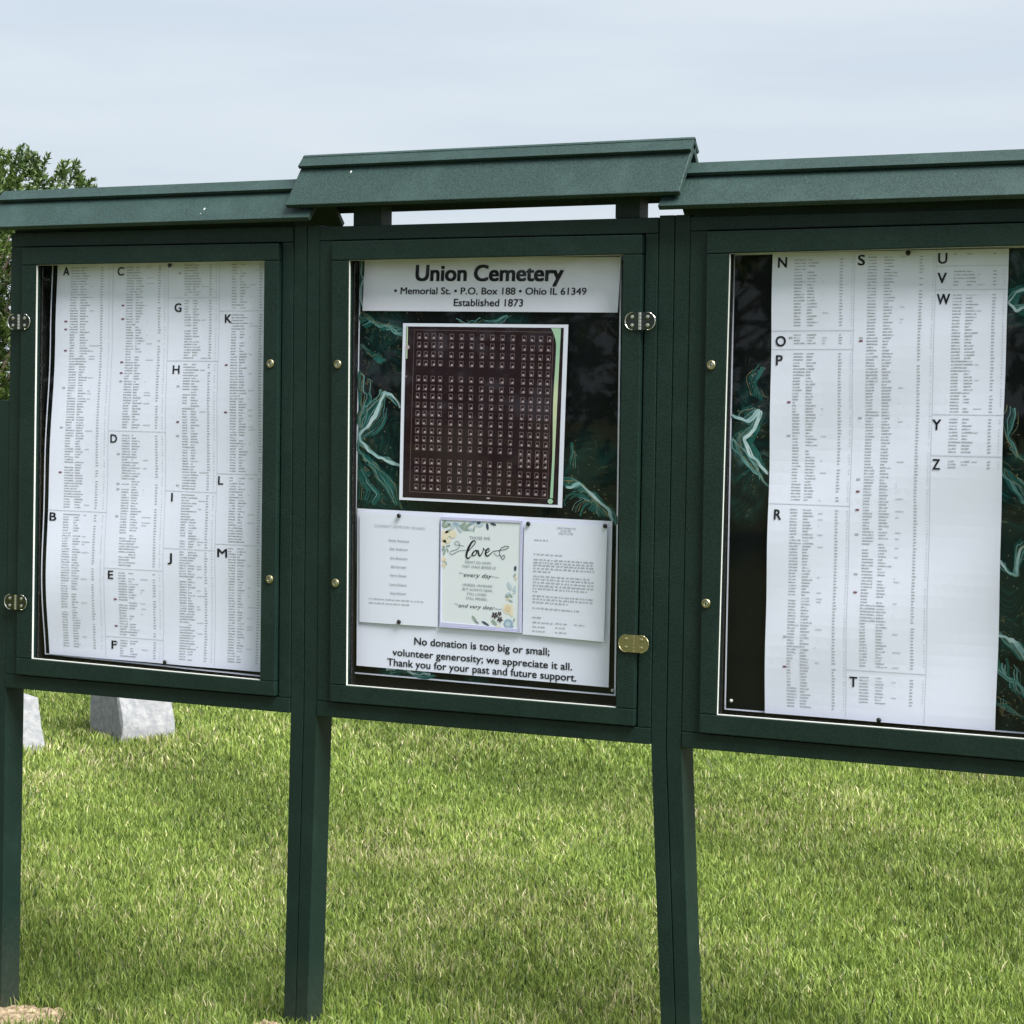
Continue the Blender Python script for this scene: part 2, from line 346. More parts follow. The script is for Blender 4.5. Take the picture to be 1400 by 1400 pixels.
# ------------------------------------------------------------------ printed sheets
DG = bpy.context.evaluated_depsgraph_get
def glyphs(s, res=4):
    cu = bpy.data.curves.new('t', 'FONT'); cu.body = s; cu.size = 1; cu.resolution_u = res
    ob = bpy.data.objects.new('t', cu); COL.objects.link(ob); bpy.context.view_layer.update()
    me = bpy.data.meshes.new_from_object(ob.evaluated_get(DG()))
    v = [(q.co.x, q.co.y) for q in me.vertices]; f = [tuple(p.vertices) for p in me.polygons]
    bpy.data.objects.remove(ob); bpy.data.curves.remove(cu); bpy.data.meshes.remove(me)
    return v, f

def lerp(a, b, t): return (a[0] + (b[0] - a[0]) * t, a[1] + (b[1] - a[1]) * t)

class Sheet:
    def __init__(s, corners, y, bulge=None, nu=12, nv=16, mats=None, wob=None):
        s.c = corners; s.y = y; s.b = bulge or (lambda u, v: 0); s.mats = mats; s.mb = MB(); s.layer = 0
        vs = [s.at(i / nu, j / nv) for j in range(nv + 1) for i in range(nu + 1)]
        fs = [(j * (nu + 1) + i, (j + 1) * (nu + 1) + i, (j + 1) * (nu + 1) + i + 1, j * (nu + 1) + i + 1) for j in range(nv) for i in range(nu)]
        s.mb.add(vs, fs, 0)
        s.w = math.hypot(corners[1][0] - corners[0][0], corners[1][1] - corners[0][1]); s.h = abs(corners[0][1] - corners[3][1])
    def at(s, u, v, e=0.):
        a, b, c, d = s.c
        x = (1 - u) * (1 - v) * a[0] + u * (1 - v) * b[0] + u * v * c[0] + (1 - u) * v * d[0]
        z = (1 - u) * (1 - v) * a[1] + u * (1 - v) * b[1] + u * v * c[1] + (1 - u) * v * d[1]
        return (x, s.y - s.b(u, v) - e, z)
    def poly(s, pts, mi, e=.0007): s.mb.add([s.at(u, v, e) for u, v in pts], [tuple(range(len(pts)))], mi)
    def rect(s, u0, v0, u1, v1, mi, e=.0007): s.poly([(u0, v0), (u0, v1), (u1, v1), (u1, v0)], mi, e)
    def grid_rect(s, u0, v0, u1, v1, mi, e=.0006, n=10):
        for k in range(n):
            a = v0 + (v1 - v0) * k / n; b = v0 + (v1 - v0) * (k + 1) / n; s.rect(u0, a, u1, b, mi, e)
    def ellipse(s, u, v, ru, rv, ang, mi, e=.0007, n=10):
        pts = []
        for k in range(n):
            t = -2 * math.pi * k / n; a, b = ru * s.w * math.cos(t), rv * s.w * math.sin(t); ca, sa = math.cos(ang), math.sin(ang)
            pts.append((u + (a * ca - b * sa) / s.w, v - (a * sa + b * ca) / s.h))
        s.poly(pts, mi, e)
    def text(s, st, u0, u1, vc, cap, mi, bold=0., shear=0., rot=0., res=4, e=.0009):
        """words between u0 and u1, capital letters centred on row vc, cap = capital height in metres"""
        v, f = glyphs(st, res); x0 = min(q[0] for q in v); x1 = max(q[0] for q in v); k = cap / .73
        # heavier lettering: the outline laid down again a hair to each side
        for n, (bx, by) in enumerate([(0, 0)] if bold <= 0 else [(1, .6), (-1, .6), (1, -.6), (-1, -.6), (0, 0)]):
            out = []
            for x, y in v:
                y2 = y + by * bold
                uu = u0 + (x - x0) / (x1 - x0) * (u1 - u0) + bx * bold * k / s.w + shear * (y2 - .36) * k / s.w
                out.append(s.at(uu, vc - (y2 - .365) * k / s.h + rot * (uu - (u0 + u1) / 2), e + n * .00004))
            s.mb.add(out, f, mi)
    def stroke(s, pts, w, mi, e=.0009, sub=5):
        """smooth ribbon through (u, v) points; w in metres, number or list"""
        P = [Vector((p[0] * s.w, -p[1] * s.h)) for p in pts]; Q = []; Wd = []
        ws = w if isinstance(w, list) else [w] * len(P)
        for i in range(len(P) - 1):
            a, b, c, d = P[max(i - 1, 0)], P[i], P[i + 1], P[min(i + 2, len(P) - 1)]
            for k in range(sub):
                t = k / sub; Q.append(.5 * ((2 * b) + (c - a) * t + (2 * a - 5 * b + 4 * c - d) * t * t + (3 * b - a - 3 * c + d) * t ** 3)); Wd.append(ws[i] * (1 - t) + ws[i + 1] * t)
        Q.append(P[-1]); Wd.append(ws[-1]); vs = []
        for i, q in enumerate(Q):
            dd = Q[min(i + 1, len(Q) - 1)] - Q[max(i - 1, 0)]
            if dd.length < 1e-9: dd = Vector((1, 0))
            n = Vector((-dd.y, dd.x)).normalized() * Wd[i] / 2
            for r in (q + n, q - n): vs.append(s.at(r.x / s.w, -r.y / s.h, e))
        s.mb.add(vs, [(2 * i, 2 * i + 1, 2 * i + 3, 2 * i + 2) for i in range(len(Q) - 1)], mi)
    def build(s, name, label, cat, group=None):
        o = s.mb.build(name, s.mats, origin=s.at(.5, .5), fixn=False); return tag(o, label, cat, group)

def left_bulge(u, v):
    k = math.exp(-((v - .72) / .30) ** 2) * .027 + .006 * math.exp(-((v - .3) / .16) ** 2)
    return k * (1 - max(0, min(1, u / .8))) ** 1.3 + .0020 + .0034 * math.sin(v * 17 + u * 3) * (1 - u * .4) * min(1, v * 5) + .0016 * math.sin(u * 15 + v * 4) + .003 * (1 - u)

def rows(s, v0, v1, pitch, fields, flags=None, seed=0):
    """lines of very small print; fields = (u0, mean length, spread, chance, material)"""
    r = random.Random(seed); n = max(1, int(round((v1 - v0) / pitch))); runs = {}
    for k in range(n):
        v = v0 + (k + .5) * (v1 - v0) / n; hh = pitch * .17
        for i, (u, ln, sp, ch, mi) in enumerate(fields):
            if r.random() > ch: continue
            if i == 0:       # surnames come in runs of the same name
                if runs.get('n', 0) <= 0: runs['n'] = r.choice([1, 1, 2, 3, 4, 6, 9]); runs['l'] = max(.3 * ln, r.gauss(ln, sp))
                runs['n'] -= 1; L = runs['l']
            else: L = max(.25 * ln, r.gauss(ln, sp))
            if i < 2:
                a = u
                while a < u + L - .002:
                    b = min(a + r.uniform(.006, .016), u + L); q = hh * r.uniform(.62, 1.2)
                    s.rect(a, v - q, b, v + hh, mi if r.random() < .8 else 3); a = b + r.choice([0, 0, .0015])
            else: s.rect(u, v - hh, u + L, v + hh, mi)
        if flags and r.random() < flags[1]:
            s.rect(flags[0], v - hh * 1.7, flags[0] + flags[2], v + hh * 1.7, 4 if r.random() < .45 else 2, .0008)

def list_left():
    s = Sheet([(-.8344, 1.9336), (-.182, 1.9307), (-.1828, .8798), (-.8507, .8843)], .046, left_bulge, 30, 44, [PAPER, INK, INKG, INKL, INKR])
    P = .00667
    def F(a, b, c, d, e, k=1): return [(a, .037 * k, .009, .98, 2), (b, .030 * k, .008, .97, 2), (c, .022, .012, .16, 3), (d, .011, .0015, .95, 2), (e, .005, .001, .9, 3)]
    c1 = F(.071, .12, .165, .216, .255); c2 = F(.341, .387, .440, .495, .524, .95); c3 = F(.617, .656, .697, .732, .762, .85); c4 = F(.837, .877, .921, .964, .985, .85)
    for i, (a, b, f, fl) in enumerate([(.021, .626, c1, (.045, .09, .014)), (.638, .978, c1, (.045, .03, .014)),
            (.021, .422, c2, (.318, .09, .014)), (.435, .764, c2, (.318, .06, .014)), (.777, .938, c2, (.318, .08, .014)), (.947, .992, c2, (.318, .02, .014)),
            (.018, .096, c3, (.59, .02, .013)), (.104, .249, c3, (.59, .02, .013)), (.258, .568, c3, (.59, .05, .013)), (.577, .710, c3, (.59, .03, .013)), (.717, .988, c3, (.59, .02, .013)),
            (.018, .128, c4, (.812, .03, .013)), (.138, .521, c4, (.812, .06, .013)), (.531, .692, c4, (.812, .06, .013)), (.702, .984, c4, (.812, .02, .013))]):
        rows(s, a, b, P, f, fl, 40 + i)
    for u in (.275, .542, .779): s.grid_rect(u - .0011, .0, u + .0011, .995, 3, n=44)
    for u0, u1, v in ((.0, .275, .632), (.275, .542, .428), (.275, .542, .770), (.275, .542, .942), (.542, .779, .100), (.542, .779, .253), (.542, .779, .572), (.542, .779, .713), (.779, .99, .132), (.779, .99, .525), (.779, .99, .696)):
        for k in range(6): s.rect(u0 + (u1 - u0) * k / 6, v - .0007, u0 + (u1 - u0) * (k + 1) / 6, v + .0007, 3)
    for ch, (u, v) in {'A': (.030, .031), 'C': (.295, .033), 'G': (.572, .123), 'K': (.806, .150), 'H': (.569, .274), 'D': (.286, .447), 'L': (.781, .541), 'B': (.008, .648), 'I': (.557, .587), 'J': (.557, .735), 'M': (.795, .717), 'E': (.290, .786), 'F': (.298, .962)}.items():
        w = {'I': .006, 'J': .018, 'M': .042, 'L': .022, 'F': .022, 'E': .023}.get(ch, .030)
        s.text(ch, u + .016 - w / 2, u + .016 + w / 2, v, .0225, 1, .022)
    return s.build('burial_list', 'tall white burial list with index letters A to M, bulging at its left edge', 'paper notice', 'burial lists in the outer boards')

def list_right():
    bl = lambda u, v: .0075 + .0045 * math.sin(v * 9 + 1) * math.sin(u * 4 + .6) + .0024 * math.sin(v * 23 + u * 5) * min(1, v * 6)
    s = Sheet([(1.1478, 1.909), (1.6709, 1.9088), (1.67, .8802), (1.1505, .8789)], .046, bl, 24, 40, [PAPER, INK, INKG, INKL, INKR])
    P = .00655
    def F(a, b, c, d, e): return [(a, .037, .009, .99, 2), (b, .034, .009, .98, 2), (c, .016, .012, .2, 3), (d, .013, .0015, .97, 2), (e, .005, .001, .9, 3)]
    c1 = F(.100, .158, .226, .299, .350); c2 = F(.419, .488, .559, .636, .691); c3 = F(.777, .831, .876, .939, .983)
    for i, (a, b, f, fl) in enumerate([(.013, .159, c1, None), (.173, .197, c1, (.078, .2, .016)), (.213, .534, c1, (.076, .02, .016)), (.549, .983, c1, (.082, .035, .016)),
            (.010, .885, c2, (.387, .07, .016)), (.903, .963, c2, None), (.006, .013, c3, None), (.042, .077, c3, None), (.091, .340, c3, (.755, .03, .016)), (.349, .424, c3, None), (.437, .456, c3, None)]):
        rows(s, a, b, P, f, fl, 80 + i)
    for u, b in ((.362, .995), (.704, .995)): s.grid_rect(u - .0011, .0, u + .0011, b, 3, n=40)
    for u0, u1, v in ((.0, .362, .167), (.0, .362, .207), (.0, .362, .541), (.362, .704, .892), (.704, 1, .034), (.704, 1, .083), (.704, 1, .343), (.704, 1, .429)):
        for k in range(6): s.rect(u0 + (u1 - u0) * k / 6, v - .0007, u0 + (u1 - u0) * (k + 1) / 6, v + .0007, 3)
    for ch, (u, v) in {'N': (.046, .020), 'S': (.391, .018), 'U': (.731, .017), 'V': (.730, .058), 'W': (.738, .102), 'O': (.042, .189), 'P': (.037, .230), 'Y': (.724, .364), 'Z': (.728, .447), 'R': (.044, .564), 'T': (.393, .917)}.items():
        w = {'W': .052, 'N': .038, 'O': .044, 'S': .028, 'P': .028, 'R': .030, 'T': .032, 'Z': .030}.get(ch, .036)
        s.text(ch, u - w / 2, u + w / 2, v, .0235, 1, .022)
    return s.build('burial_list', 'wide white burial list with index letters N to Z on dark marbled sheet', 'paper notice', 'burial lists in the outer boards')

def title_sheet():
    s = Sheet([(.0991, 1.919), (.7794, 1.9079), (.7736, 1.7801), (.0939, 1.7896)], .042, lambda u, v: .0012 * math.sin(u * 9) * v, 20, 6, [PAPERBACK, INK])
    s.text('Union Cemetery', .214, .788, .278, .0395, 1, .034)
    s.text('• Memorial St. • P.O. Box 188 • Ohio IL 61349', .129, .880, .615, .0172, 1, .016)
    s.text('Established 1873', .371, .641, .828, .0180, 1, .016)
    return s.build('title_sheet', 'white title sheet reading Union Cemetery at the top of the middle board', 'paper notice')

def lower_sheet():
    s = Sheet([(.0857, 1.3042), (.7691, 1.2974), (.7673, .9093), (.0891, .9154)], .043, lambda u, v: .0012 * math.sin(u * 7 + .5) * v * v, 20, 12, [PAPER, INK])
    s.text('No donation is too big or small;', .240, .773, .812, .0185, 1, .018)
    s.text('volunteer generosity; we appreciate it all.', .151, .861, .892, .0178, 1, .018)
    s.text('Thank you for your past and future support.', .130, .878, .957, .0185, 1, .018)
    return s.build('donation_notice', 'large white sheet with three lines of black text about donations, behind three smaller papers', 'paper notice')

def map_sheet():
    s = Sheet([(.2098, 1.7585), (.65, 1.7529), (.6435, 1.3246), (.207, 1.3297)], .042, lambda u, v: .003 + .003 * math.sin(u * 6 + v * 2), 14, 14, [PAPER, MAROON, MAPLINE, MAPSYM, MAPDOT, MAPGRN])
    for k in range(12): s.grid_rect(.022 + .952 * k / 12, .018, .022 + .952 * (k + 1) / 12, .985, 1, .0004, 12)
    # margin: pale green band down the right side, small patches at the left
    band = [(.930 - .032 * (1 - min(1, (v - .02) / .10)) ** 2 + .003 * math.sin(v * 11), v) for v in [.02 + .93 * (k / 24) ** 1.3 for k in range(25)]]
    for (u, v), (u2, v2) in zip(band, band[1:]):
        s.poly([(u, v), (u2, v2), (.958 - .014 * v2, v2), (.958 - .014 * v, v)], 5, .0012)
    s.ellipse(.930, .968, .016, .014, 0, 5, .0012); s.rect(.026, .02, .034, .20, 5, .0012); s.ellipse(.034, .135, .014, .012, 0, 4, .0013); s.ellipse(.030, .300, .007, .007, 0, 3, .0013); s.ellipse(.55, .968, .012, .004, 0, 4, .0013)
    B = [(.074, .036), (.915, .041), (.912, .956), (.065, .952)]
    for (a, b) in zip(B, B[1:] + B[:1]):
        du, dv = b[0] - a[0], b[1] - a[1]; l = math.hypot(du, dv); n = (-dv / l * .0022, du / l * .0022)
        for k in range(8):
            p = (a[0] + du * k / 8, a[1] + dv * k / 8); q = (a[0] + du * (k + 1) / 8, a[1] + dv * (k + 1) / 8)
            s.poly([(p[0], p[1]), (q[0], q[1]), (q[0] + n[0], q[1] + n[1]), (p[0] + n[0], p[1] + n[1])][::-1], 2, .0012)
    cols = [.107, .151, .198, .243, .310, .370, .431, .492, .553, .613, .674, .742, .792, .842, .890]
    rl = [.075, .124, .176, .225, .313, .363, .410, .462, .509, .557, .606, .653, .701, .779, .826, .875, .924]
    rr = [.076, .128, .178, .224, .268, .313, .362, .414, .458, .509, .556, .606, .654, .704, .738, .771, .825, .873, .921]
    r = random.Random(5)
    for ci, u in enumerate(cols):
        for v in (rl if ci < 11 else rr):
            v += (u - .4) * .01; a, b, t = .0125, .0165, .0034
            for q in ((u - a, v - b, u + a, v - b + t), (u - a, v + b - t * 1.6, u + a, v + b), (u - a, v - b + t, u - a + t, v + b - t * 1.6), (u + a - t, v - b + t, u + a, v + b - t * 1.6)): s.rect(*q, 3, .0012)
            dx = r.uniform(-.003, .006); s.rect(u - .006 + dx, v + .003, u + .005 + dx, v + .0115, 4, .0014)
    return s.build('plot_map', 'dark maroon plot map with rows of small square symbols and a white border', 'map')

def names_sheet():
    s = Sheet([(.095, 1.2965), (.3172, 1.2926), (.3167, 1.0246), (.0981, 1.0245)], .0395, lambda u, v: .001 + .0022 * math.sin(u * 3.1) * v, 8, 8, [PAPER2, INKG, INKL])
    s.text('CURRENT CEMETERY BOARD', .191, .829, .115, .0062, 1, .0, res=2)
    for t, v, w in (('Randy Anderson', .239, .252), ('Bob Anderson', .315, .222), ('Jim Brandon', .398, .215), ('Bill Norden', .476, .190), ('Harry Sherer', .554, .212), ('Laura Riemer', .637, .22), ('Scott Riemer', .715, .2)):
        s.text(t, .505 - w / 2, .505 + w / 2, v, .0058, 1, .012, res=2)
    words(s, .123, .841, .781, .0042, 1, 1); words(s, .123, .66, .818, .0042, 1, 2)
    return s.build('board_names_sheet', 'white sheet headed Current Cemetery Board, leftmost of three papers on the donation notice', 'paper notice')

def words(s, u0, u1, v, hgt, mi, seed):
    r = random.Random(seed); u = u0; h = hgt / s.h / 2
    while u < u1 - .01:
        L = min(r.uniform(.018, .06), u1 - u)
        for k in range(max(1, int(L / .009))):
            a = u + k * .009; hh = h * r.choice([.55, .6, .7, 1.0]); s.rect(a, v - hh, min(a + .0075, u + L), v + h * .6, mi)
        u += L + .009

def letter_sheet():
    s = Sheet([(.5457, 1.2885), (.7595, 1.2868), (.7573, 1.0162), (.5448, 1.0205)], .0385, lambda u, v: .002 + .006 * v * v * u + .0015 * math.sin(v * 5), 8, 10, [PAPER2, INKG, INKL])
    s.text('Union Cemetery Inc', .405, .63, .036, .0045, 1, .008, res=2); s.text('PO Box 188', .45, .57, .061, .0045, 1, .008, res=2); s.text('Ohio IL 61349', .425, .60, .084, .0045, 1, .008, res=2)
    for i, (v, a, b) in enumerate(((.156, .13, .3), (.281, .129, .48), (.327, .127, .855), (.353, .125, .85), (.377, .125, .87), (.404, .126, .87), (.431, .124, .35), (.474, .125, .82), (.500, .124, .86), (.528, .125, .86), (.556, .122, .86), (.583, .124, .80), (.609, .121, .2),
                                  (.648, .12, .86), (.675, .121, .86), (.704, .119, .56), (.757, .12, .70), (.840, .119, .23))):
        words(s, a, b, v, .0048, 1, 20 + i)
    for v, L in ((.883, .26), (.922, .18), (.96, .18)): words(s, .12, .12 + L, v, .0042, 1, int(v * 999))
    for v in (.878, .915, .955): words(s, .408, .55, v, .0042, 1, int(v * 777))
    words(s, .637, .77, .876, .0042, 1, 5)
    return s.build('letter', 'typed white letter with two black pins, rightmost of three papers on the donation notice', 'letter')

def poem_card():
    cols = [CARD, INK, mat('soft_grey_ink', (.2, .23, .28), .6, .2), mat('sage_print', (.30, .38, .33), .6, .2), mat('peach_print', (.72, .58, .40), .6, .2), mat('pale_peach_print', (.78, .70, .55), .6, .2),
            mat('dusty_blue_print', (.30, .42, .56), .6, .2), mat('navy_print', (.05, .07, .12), .6, .2), mat('maroon_flower_print', (.06, .035, .055), .6, .2), mat('pale_blue_print', (.5, .6, .68), .6, .2)]
    s = Sheet([(.3243, 1.2847), (.535, 1.2846), (.5332, 1.0338), (.3262, 1.0376)], .0375, None, 8, 8, cols)
    U = lambda x: (x - 127) / 883; V = lambda x, y: (y - 85 - (x - 127) * .05) / 1165
    T = lambda st, x0, x1, y, cap, mi, b, sh=0: s.text(st, U(x0), U(x1), V((x0 + x1) / 2, y), cap, mi, b, sh, res=2)
    T('THOSE WE', 445, 678, 292, .0075, 2, .0); T("DIDN'T GO AWAY,", 400, 700, 568, .0066, 2, .0); T('THEY WALK BESIDE US', 365, 750, 618, .0066, 2, .0)
    T('every day', 390, 705, 710, .0105, 1, .0, .45); T('UNSEEN, UNHEARD,', 375, 720, 825, .0062, 2, .0); T('BUT ALWAYS NEAR,', 375, 718, 875, .0062, 2, .0); T('STILL LOVED,', 425, 655, 925, .0062, 2, 0); T('STILL MISSED,', 415, 660, 975, .0062, 2, 0)
    T('and very dear', 335, 745, 1062, .0095, 1, .0, .45)
    K = .00024
    def st(pts, w, mi=1): s.stroke([(U(x), V(x, y)) for x, y in pts], [q * K for q in w] if isinstance(w, list) else w * K, mi)
    st([(330, 688), (355, 686), (385, 700)], 5, 2); st([(705, 722), (740, 728), (785, 735)], 5, 2); st([(283, 1038), (305, 1038), (330, 1055)], 5, 2); st([(745, 1082), (775, 1084), (825, 1085)], 5, 2)
    st([(405, 432), (330, 436), (255, 476), (226, 466), (240, 440), (300, 420), (334, 390), (330, 345), (305, 330), (280, 346), (292, 370), (335, 372), (385, 385)], 6, 2)
    st([(408, 470), (470, 400), (512, 345), (500, 322), (468, 345), (430, 420), (412, 490), (430, 522), (460, 500), (482, 460)], [6, 7, 8, 10, 20, 24, 22, 16, 7, 6])
    st([(505, 438), (480, 470), (490, 492), (520, 475), (532, 445), (508, 430), (548, 432)], [14, 16, 10, 8, 14, 8, 6])
    st([(545, 428), (555, 480), (572, 490), (600, 440), (606, 402), (612, 425), (640, 426)], [14, 18, 12, 8, 8, 8, 6])
    st([(632, 462), (668, 440), (664, 408), (638, 432), (630, 475), (652, 494), (690, 466), (722, 440), (800, 430), (870, 410), (886, 390), (850, 384), (800, 410), (785, 450), (800, 500), (820, 530), (846, 505), (834, 484), (808, 505)], [6, 8, 10, 18, 18, 12, 7] + [6] * 12)
    st([(722, 460), (760, 490), (800, 482)], 6, 2)
    r = random.Random(3)
    E = lambda x, y, a, b, ang, mi, e=.0008: s.ellipse(U(x), V(x, y), a / 883, b / 883, R_(ang), mi, e)
    for x, y, a, b, g, mi in ((150, 125, 40, 16, 60, 3), (185, 150, 44, 16, 20, 3), (225, 130, 46, 17, -35, 9), (262, 165, 46, 17, 40, 9), (300, 140, 46, 18, -20, 6), (330, 190, 45, 15, -50, 9), (365, 150, 50, 19, 35, 3), (395, 190, 40, 14, -10, 3), (430, 150, 48, 17, 30, 3), (455, 195, 36, 12, 5, 9), (495, 190, 34, 9, 80, 3), (480, 120, 40, 14, 20, 6),
                               (555, 135, 42, 30, 10, 9), (548, 120, 24, 17, 20, 7), (575, 145, 20, 12, -20, 6), (645, 165, 36, 15, -80, 7), (710, 138, 34, 12, -15, 7), (200, 215, 40, 14, 30, 3),
                               (165, 255, 55, 45, 20, 5), (140, 285, 36, 26, 70, 4), (255, 245, 46, 42, 0, 5), (250, 250, 26, 22, 20, 4), (185, 320, 50, 28, 0, 5), (150, 350, 40, 25, 50, 5), (150, 410, 28, 15, 60, 3), (205, 380, 26, 9, 10, 3), (160, 455, 36, 12, 70, 3), (195, 430, 26, 9, -60, 3),
                               (150, 530, 30, 26, 0, 5), (165, 545, 20, 12, 50, 4), (140, 600, 26, 9, 60, 4), (165, 610, 26, 8, 70, 4), (180, 575, 20, 7, -60, 3),
                               (965, 630, 26, 15, 90, 7), (960, 705, 20, 10, 60, 3), (975, 740, 18, 9, -60, 4), (905, 825, 44, 20, -60, 9), (960, 850, 30, 14, 70, 9), (965, 890, 26, 12, 50, 9), (890, 910, 32, 12, 20, 9), (920, 930, 30, 11, -40, 3), (880, 945, 24, 9, 0, 3), (920, 990, 28, 9, -20, 3), (885, 970, 22, 8, 40, 4),
                               (895, 1080, 62, 55, 0, 5), (890, 1080, 38, 34, 20, 4), (900, 1100, 22, 14, -20, 4), (930, 1130, 36, 20, -50, 5), (900, 1245, 52, 48, 0, 6), (895, 1250, 30, 26, 10, 9), (900, 1265, 20, 12, 10, 7), (945, 1280, 20, 12, 40, 6), (965, 1200, 22, 8, 80, 3),
                               (515, 1205, 46, 14, -50, 3), (545, 1240, 24, 8, -30, 2), (640, 1250, 48, 12, -25, 7), (740, 1235, 40, 16, -40, 3), (790, 1280, 34, 12, 0, 5)):
        E(x, y, a, b, g, mi, .0005 + .00012 * r.randint(0, 4))
    for cx, cy, q in ((745, 1155, 30), (800, 1135, 20), (805, 1200, 26)):
        for k in range(5): a = k * 72 + 15; E(cx + q * .75 * math.cos(R_(a)), cy + q * .75 * math.sin(R_(a)), q * .55, q * .36, -a, 8, .0012)
    o = s.build('poem_card', 'cream poem card with painted flowers in a clear sleeve, middle of three papers', 'card')
    # the sleeve that holds it: a clear moulded rim with lavender edges
    q = [(.3218, 1.2927), (.5419, 1.291), (.5415, 1.0238), (.3226, 1.0249)]; i = s.c
    mb = MB()
    mb.prism([(q[0][0], q[0][1]), (q[1][0], q[1][1]), (i[1][0], i[1][1]), (i[0][0], i[0][1])], .0355, .0405)
    mb.prism([i[3], i[2], (q[2][0], q[2][1] + .0035), (q[3][0], q[3][1] + .0035)], .0365, .0405)
    mb.prism([(q[3][0], q[3][1] + .0028), (q[2][0], q[2][1] + .0028), q[2], q[3]], .0345, .0405)
    mb.prism([q[0], i[0], i[3], q[3]], .036, .0405); mb.prism([i[1], q[1], q[2], i[2]], .036, .0405)
    mb.build('sleeve', SLEEVE, o, bevel=.0006)
    return o

TEAL = mat('teal_swirl_print', (.008, .062, .055), .55, .12, var=(30, (.02, .12, .11), 2)); PALETEAL = mat('pale_teal_swirl_print', (.07, .20, .20), .55, .12, var=(40, (.16, .33, .33), 2))
WHITESW = mat('white_swirl_print', (.55, .68, .72), .55, .12, var=(25, (.25, .45, .47), 3)); GOLD = mat('gold_fleck_print', (.33, .31, .17), .5, .2, var=(60, (.12, .13, .07), 2))
def poster(corners, name, label, blobs, seed, bulge=None, extra=None):
    s = Sheet(corners, .050, bulge, 40, 40, [PAPER, marble_mat(seed, blobs, 'marbled_print'), TEAL, PALETEAL, WHITESW, GOLD])
    a, b = .0038 / s.w, .0038 / s.h; n = 40
    for i in range(n):
        for j in range(n):
            f = lambda k, m: m + (1 - 2 * m) * k / n
            s.poly([(f(i, a), f(j, b)), (f(i, a), f(j + 1, b)), (f(i + 1, a), f(j + 1, b)), (f(i + 1, a), f(j, b))], 1, .0004)
    r = random.Random(int(seed * 10))
    clampp = lambda p: (min(max(p[0], .008), .992), min(max(p[1], .006), .994))
    for path, nl, spread, bright in (extra or []):
        nl = int(nl * 1.7); spread *= .8; dense = []
        for p, q in zip(path, path[1:]):
            m = max(2, int(math.hypot(q[0] - p[0], q[1] - p[1]) / .011)); dense += [lerp(p, q, i / m) for i in range(m)]
        path = dense + [path[-1]]; sx = r.uniform(0, 50)
        for k in range(nl):
            o = (k - nl / 2) * spread + r.uniform(-.3, .3) * spread; ph = r.uniform(0, 6); wv = r.uniform(.3, 1.0) * spread
            a0 = 0 if r.random() < .5 else r.randint(0, max(0, len(path) // 3)); pts = []
            for i, (u, v) in enumerate(path):
                if i < a0: continue
                fan = .75 + .35 * math.sin(i * .55 + sx)
                pts.append(clampp((u + o * fan + wv * .25 * math.sin(i * .8 + ph) + spread * 1.5 * mnoise.noise((i * .5 + sx, k * .16, 0)), v + o * fan * .55 * (s.w / s.h) + wv * .2 * math.cos(i * .9 + ph) + spread * 1.1 * mnoise.noise((i * .5 + sx, k * .16, 9)))))
            if len(pts) < 3: continue
            main = abs(k - nl / 2) < 1.0 and bright
            mi = 4 if main else r.choice([2, 2, 2, 2, 3, 3, 3, 5])
            wmax = .0065 if main else {2: r.choice([.003, .006, .010]), 3: r.choice([.0015, .0025, .004]), 5: r.choice([.0010, .0016])}[mi]
            ws = [max(.0005, wmax * (.35 + .65 * abs(math.sin(i * .45 + ph)))) for i in range(len(pts))]
            s.stroke(pts, ws, mi, {2: .0007, 3: .0011, 5: .0014, 4: .0016}[mi] + .00002 * k, 3)
        for q in range(nl * 2):          # broken gold flakes along the flow
            u, v = r.choice(path); u += r.gauss(0, spread * nl * .45); v += r.gauss(0, spread * nl * .3)
            if .01 < u < .99 and .01 < v < .99: s.ellipse(u, v, r.uniform(.0008, .0032) / s.w, r.uniform(.0006, .0014) / s.h, r.uniform(0, 3), 5, .0014, 6)
    return s.build(name, label, 'poster', 'marbled backing sheets')

# ------------------------------------------------------------------ notice boards
def on_side(top, bot, z):
    t = (z - top[1]) / (bot[1] - top[1]); return lerp(top, bot, t)

def ring(mb, O, I, y0, y1, gap=.0010):
    """rails run the full width at top and bottom, stiles stand between them; O, I = outer and inner corners TL, TR, BR, BL"""
    tl, tr = on_side(O[0], O[3], I[0][1]), on_side(O[1], O[2], I[1][1]); bl, br = on_side(O[0], O[3], I[3][1]), on_side(O[1], O[2], I[2][1])
    mb.prism([O[0], O[1], tr, tl], y0, y1); mb.prism([bl, br, O[2], O[3]], y0, y1)
    d = lambda p, dz: (p[0], p[1] + dz)
    mb.prism([d(tl, -gap), d(I[0], -gap), d(I[3], gap), d(bl, gap)], y0 + .0006, y1)
    mb.prism([d(I[1], -gap), d(tr, -gap), d(br, gap), d(I[2], gap)], y0 + .0006, y1)

def grow(Q, e): return [(Q[0][0] - e, Q[0][1] + e), (Q[1][0] + e, Q[1][1] + e), (Q[2][0] + e, Q[2][1] - e), (Q[3][0] - e, Q[3][1] - e)]

